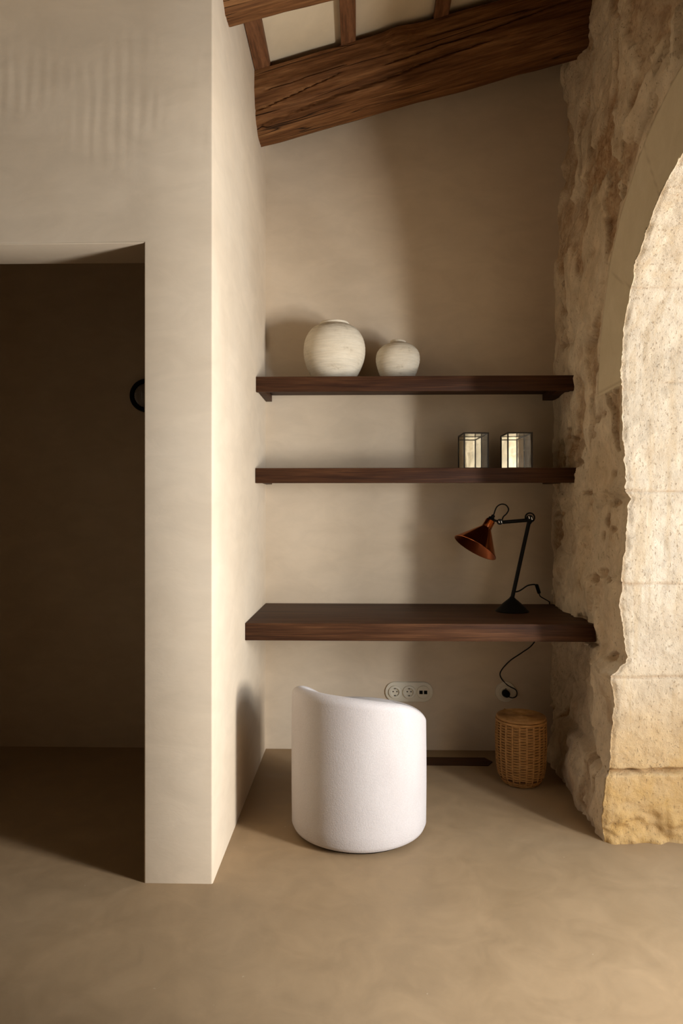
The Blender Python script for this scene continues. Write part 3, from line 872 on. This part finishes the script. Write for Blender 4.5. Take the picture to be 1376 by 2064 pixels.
# ------------------------------------------------------------------ wicker basket
def basket():
    t = thing('wicker_basket', 'round lidded brown wicker basket on the floor under the desk', 'basket', (0.728, 3.080, 0))
    T = [(0.0, 0.072), (0.012, 0.082), (0.04, 0.098), (0.08, 0.105), (0.15, 0.1085), (0.22, 0.1095), (0.285, 0.107)]
    rad = lambda z: float(np.interp(z, [a for a, b in T], [b for a, b in T]))
    bm = bmesh.new()
    lathe(bm, [(0, 0.001)]+[(rad(z)-0.004, z) for z in np.linspace(0.001, 0.284, 24)]+[(rad(0.284)-0.009, 0.284), (rad(0.15)-0.012, 0.03), (0, 0.02)], 64)
    b = obj('body', bm, M['wicker_dark'], t)
    bm = bmesh.new(); NS = 22
    rows = 46; per = NS*4
    for i in range(rows):
        z = 0.006+i*(0.276-0.006)/(rows-1); ph = (i % 2)*PI; pts = []
        for k in range(per):
            a = 2*PI*k/per
            r = rad(z)-0.0012+0.0026*math.cos(NS/2*a*2/2*1.0*2/2+ph)
            pts.append(Vector((r*math.cos(a), r*math.sin(a), z+0.0006*math.sin(5*a+i))))
        rr = 0.0026; prev = None; first = None
        for k in range(per):
            p = pts[k]; d = (pts[(k+1) % per]-pts[k-1]).normalized(); o = Vector((p.x, p.y, 0)).normalized(); u = Vector((0, 0, 1))
            ring = [bm.verts.new(p+o*rr*math.cos(q)+u*rr*math.sin(q)) for q in (0, PI/3, 2*PI/3, PI, 4*PI/3, 5*PI/3)]
            if prev:
                for j in range(6): bm.faces.new((prev[j], ring[j], ring[(j+1) % 6], prev[(j+1) % 6]))
            else: first = ring
            prev = ring
        for j in range(6): bm.faces.new((prev[j], first[j], first[(j+1) % 6], prev[(j+1) % 6]))
    obj('weave', bm, M['wicker'], b)
    bm = bmesh.new()
    for k in range(NS):
        a = 2*PI*(k+0.5)/NS
        tube(bm, [((rad(z)+0.0006)*math.cos(a), (rad(z)+0.0006)*math.sin(a), z) for z in np.linspace(0.006, 0.278, 18)], 0.0036, 6)
    obj('stakes', bm, M['wicker'], b)
    bm = bmesh.new()
    lathe(bm, [(0.101, 0.277), (0.1095, 0.276), (0.1125, 0.280), (0.1115, 0.2865), (0.105, 0.288), (0.100, 0.285), (0.101, 0.277)], 72, wob=lambda a, z: 0.0008*math.sin(40*a+z*500))
    obj('rim', bm, M['wicker'], b)
    bm = bmesh.new()
    prof = [(0, 0.2885), (0.104, 0.2885), (0.1085, 0.290), (0.1095, 0.2945), (0.107, 0.2985)]
    r = 0.104
    while r > 0.004:
        prof.append((r, 0.3005)); prof.append((r-0.0022, 0.2985)); r -= 0.0044
    prof.append((0, 0.300))
    lathe(bm, prof, 72, wob=lambda a, z: 0.0007*math.sin(36*a))
    obj('lid', bm, M['wicker'], t, angle=60)
    bm = bmesh.new()
    tube(bm, [(-0.055, 0.094, 0.283), (-0.0575, 0.0985, 0.292), (-0.053, 0.091, 0.302), (-0.048, 0.083, 0.300)], 0.002, 8, smooth=5)
    obj('hinge_loop', bm, M['wicker'], t)
basket()

# ------------------------------------------------------------------ dark strip on the floor by the back wall
bm = bmesh.new()
out = [(-0.20, 3.325), (-0.175, 3.271), (0.618, 3.271), (0.648, 3.322), (0.620, 3.376), (-0.175, 3.376)]
lo = [bm.verts.new((x, y, 0.0)) for x, y in out]; hi = [bm.verts.new((x, y, 0.003)) for x, y in out]
bm.faces.new(hi); bm.faces.new(lo[::-1])
for k in range(6): bm.faces.new((lo[k], lo[(k+1) % 6], hi[(k+1) % 6], hi[k]))
tag(obj('floor_strip', bm, M['shelf_wood'], smooth=False), 'dark wooden strip with a pointed end set in the floor behind the chair', 'floor strip')

# ------------------------------------------------------------------ wall lamp in the dark side room
t = thing('wall_light', 'round black wall light with ribbed glass in the dark side room', 'wall light', (-1.0816, YB, 1.806))
F = frame((0, -1, 0), (0, 0, 0))
bm = bmesh.new(); lathe(bm, [(0, 0), (0.083, 0), (0.085, 0.004), (0.085, 0.030), (0.080, 0.036), (0.066, 0.034), (0.063, 0.024), (0, 0.022)], 72, M=F)
obj('housing', bm, M['black_metal'], t)
bm = bmesh.new(); lathe(bm, [(0.0625, 0.024)]+[(0.0625*math.cos(q), 0.026+0.026*math.sin(q)) for q in np.linspace(0, 1.45, 14)]+[(0, 0.052)], 96, M=F, wob=lambda a, z: 0.0012*math.cos(32*a) if z > 0.025 else 0)
obj('glass_lens', bm, M['ribbed_glass'], t, angle=80)
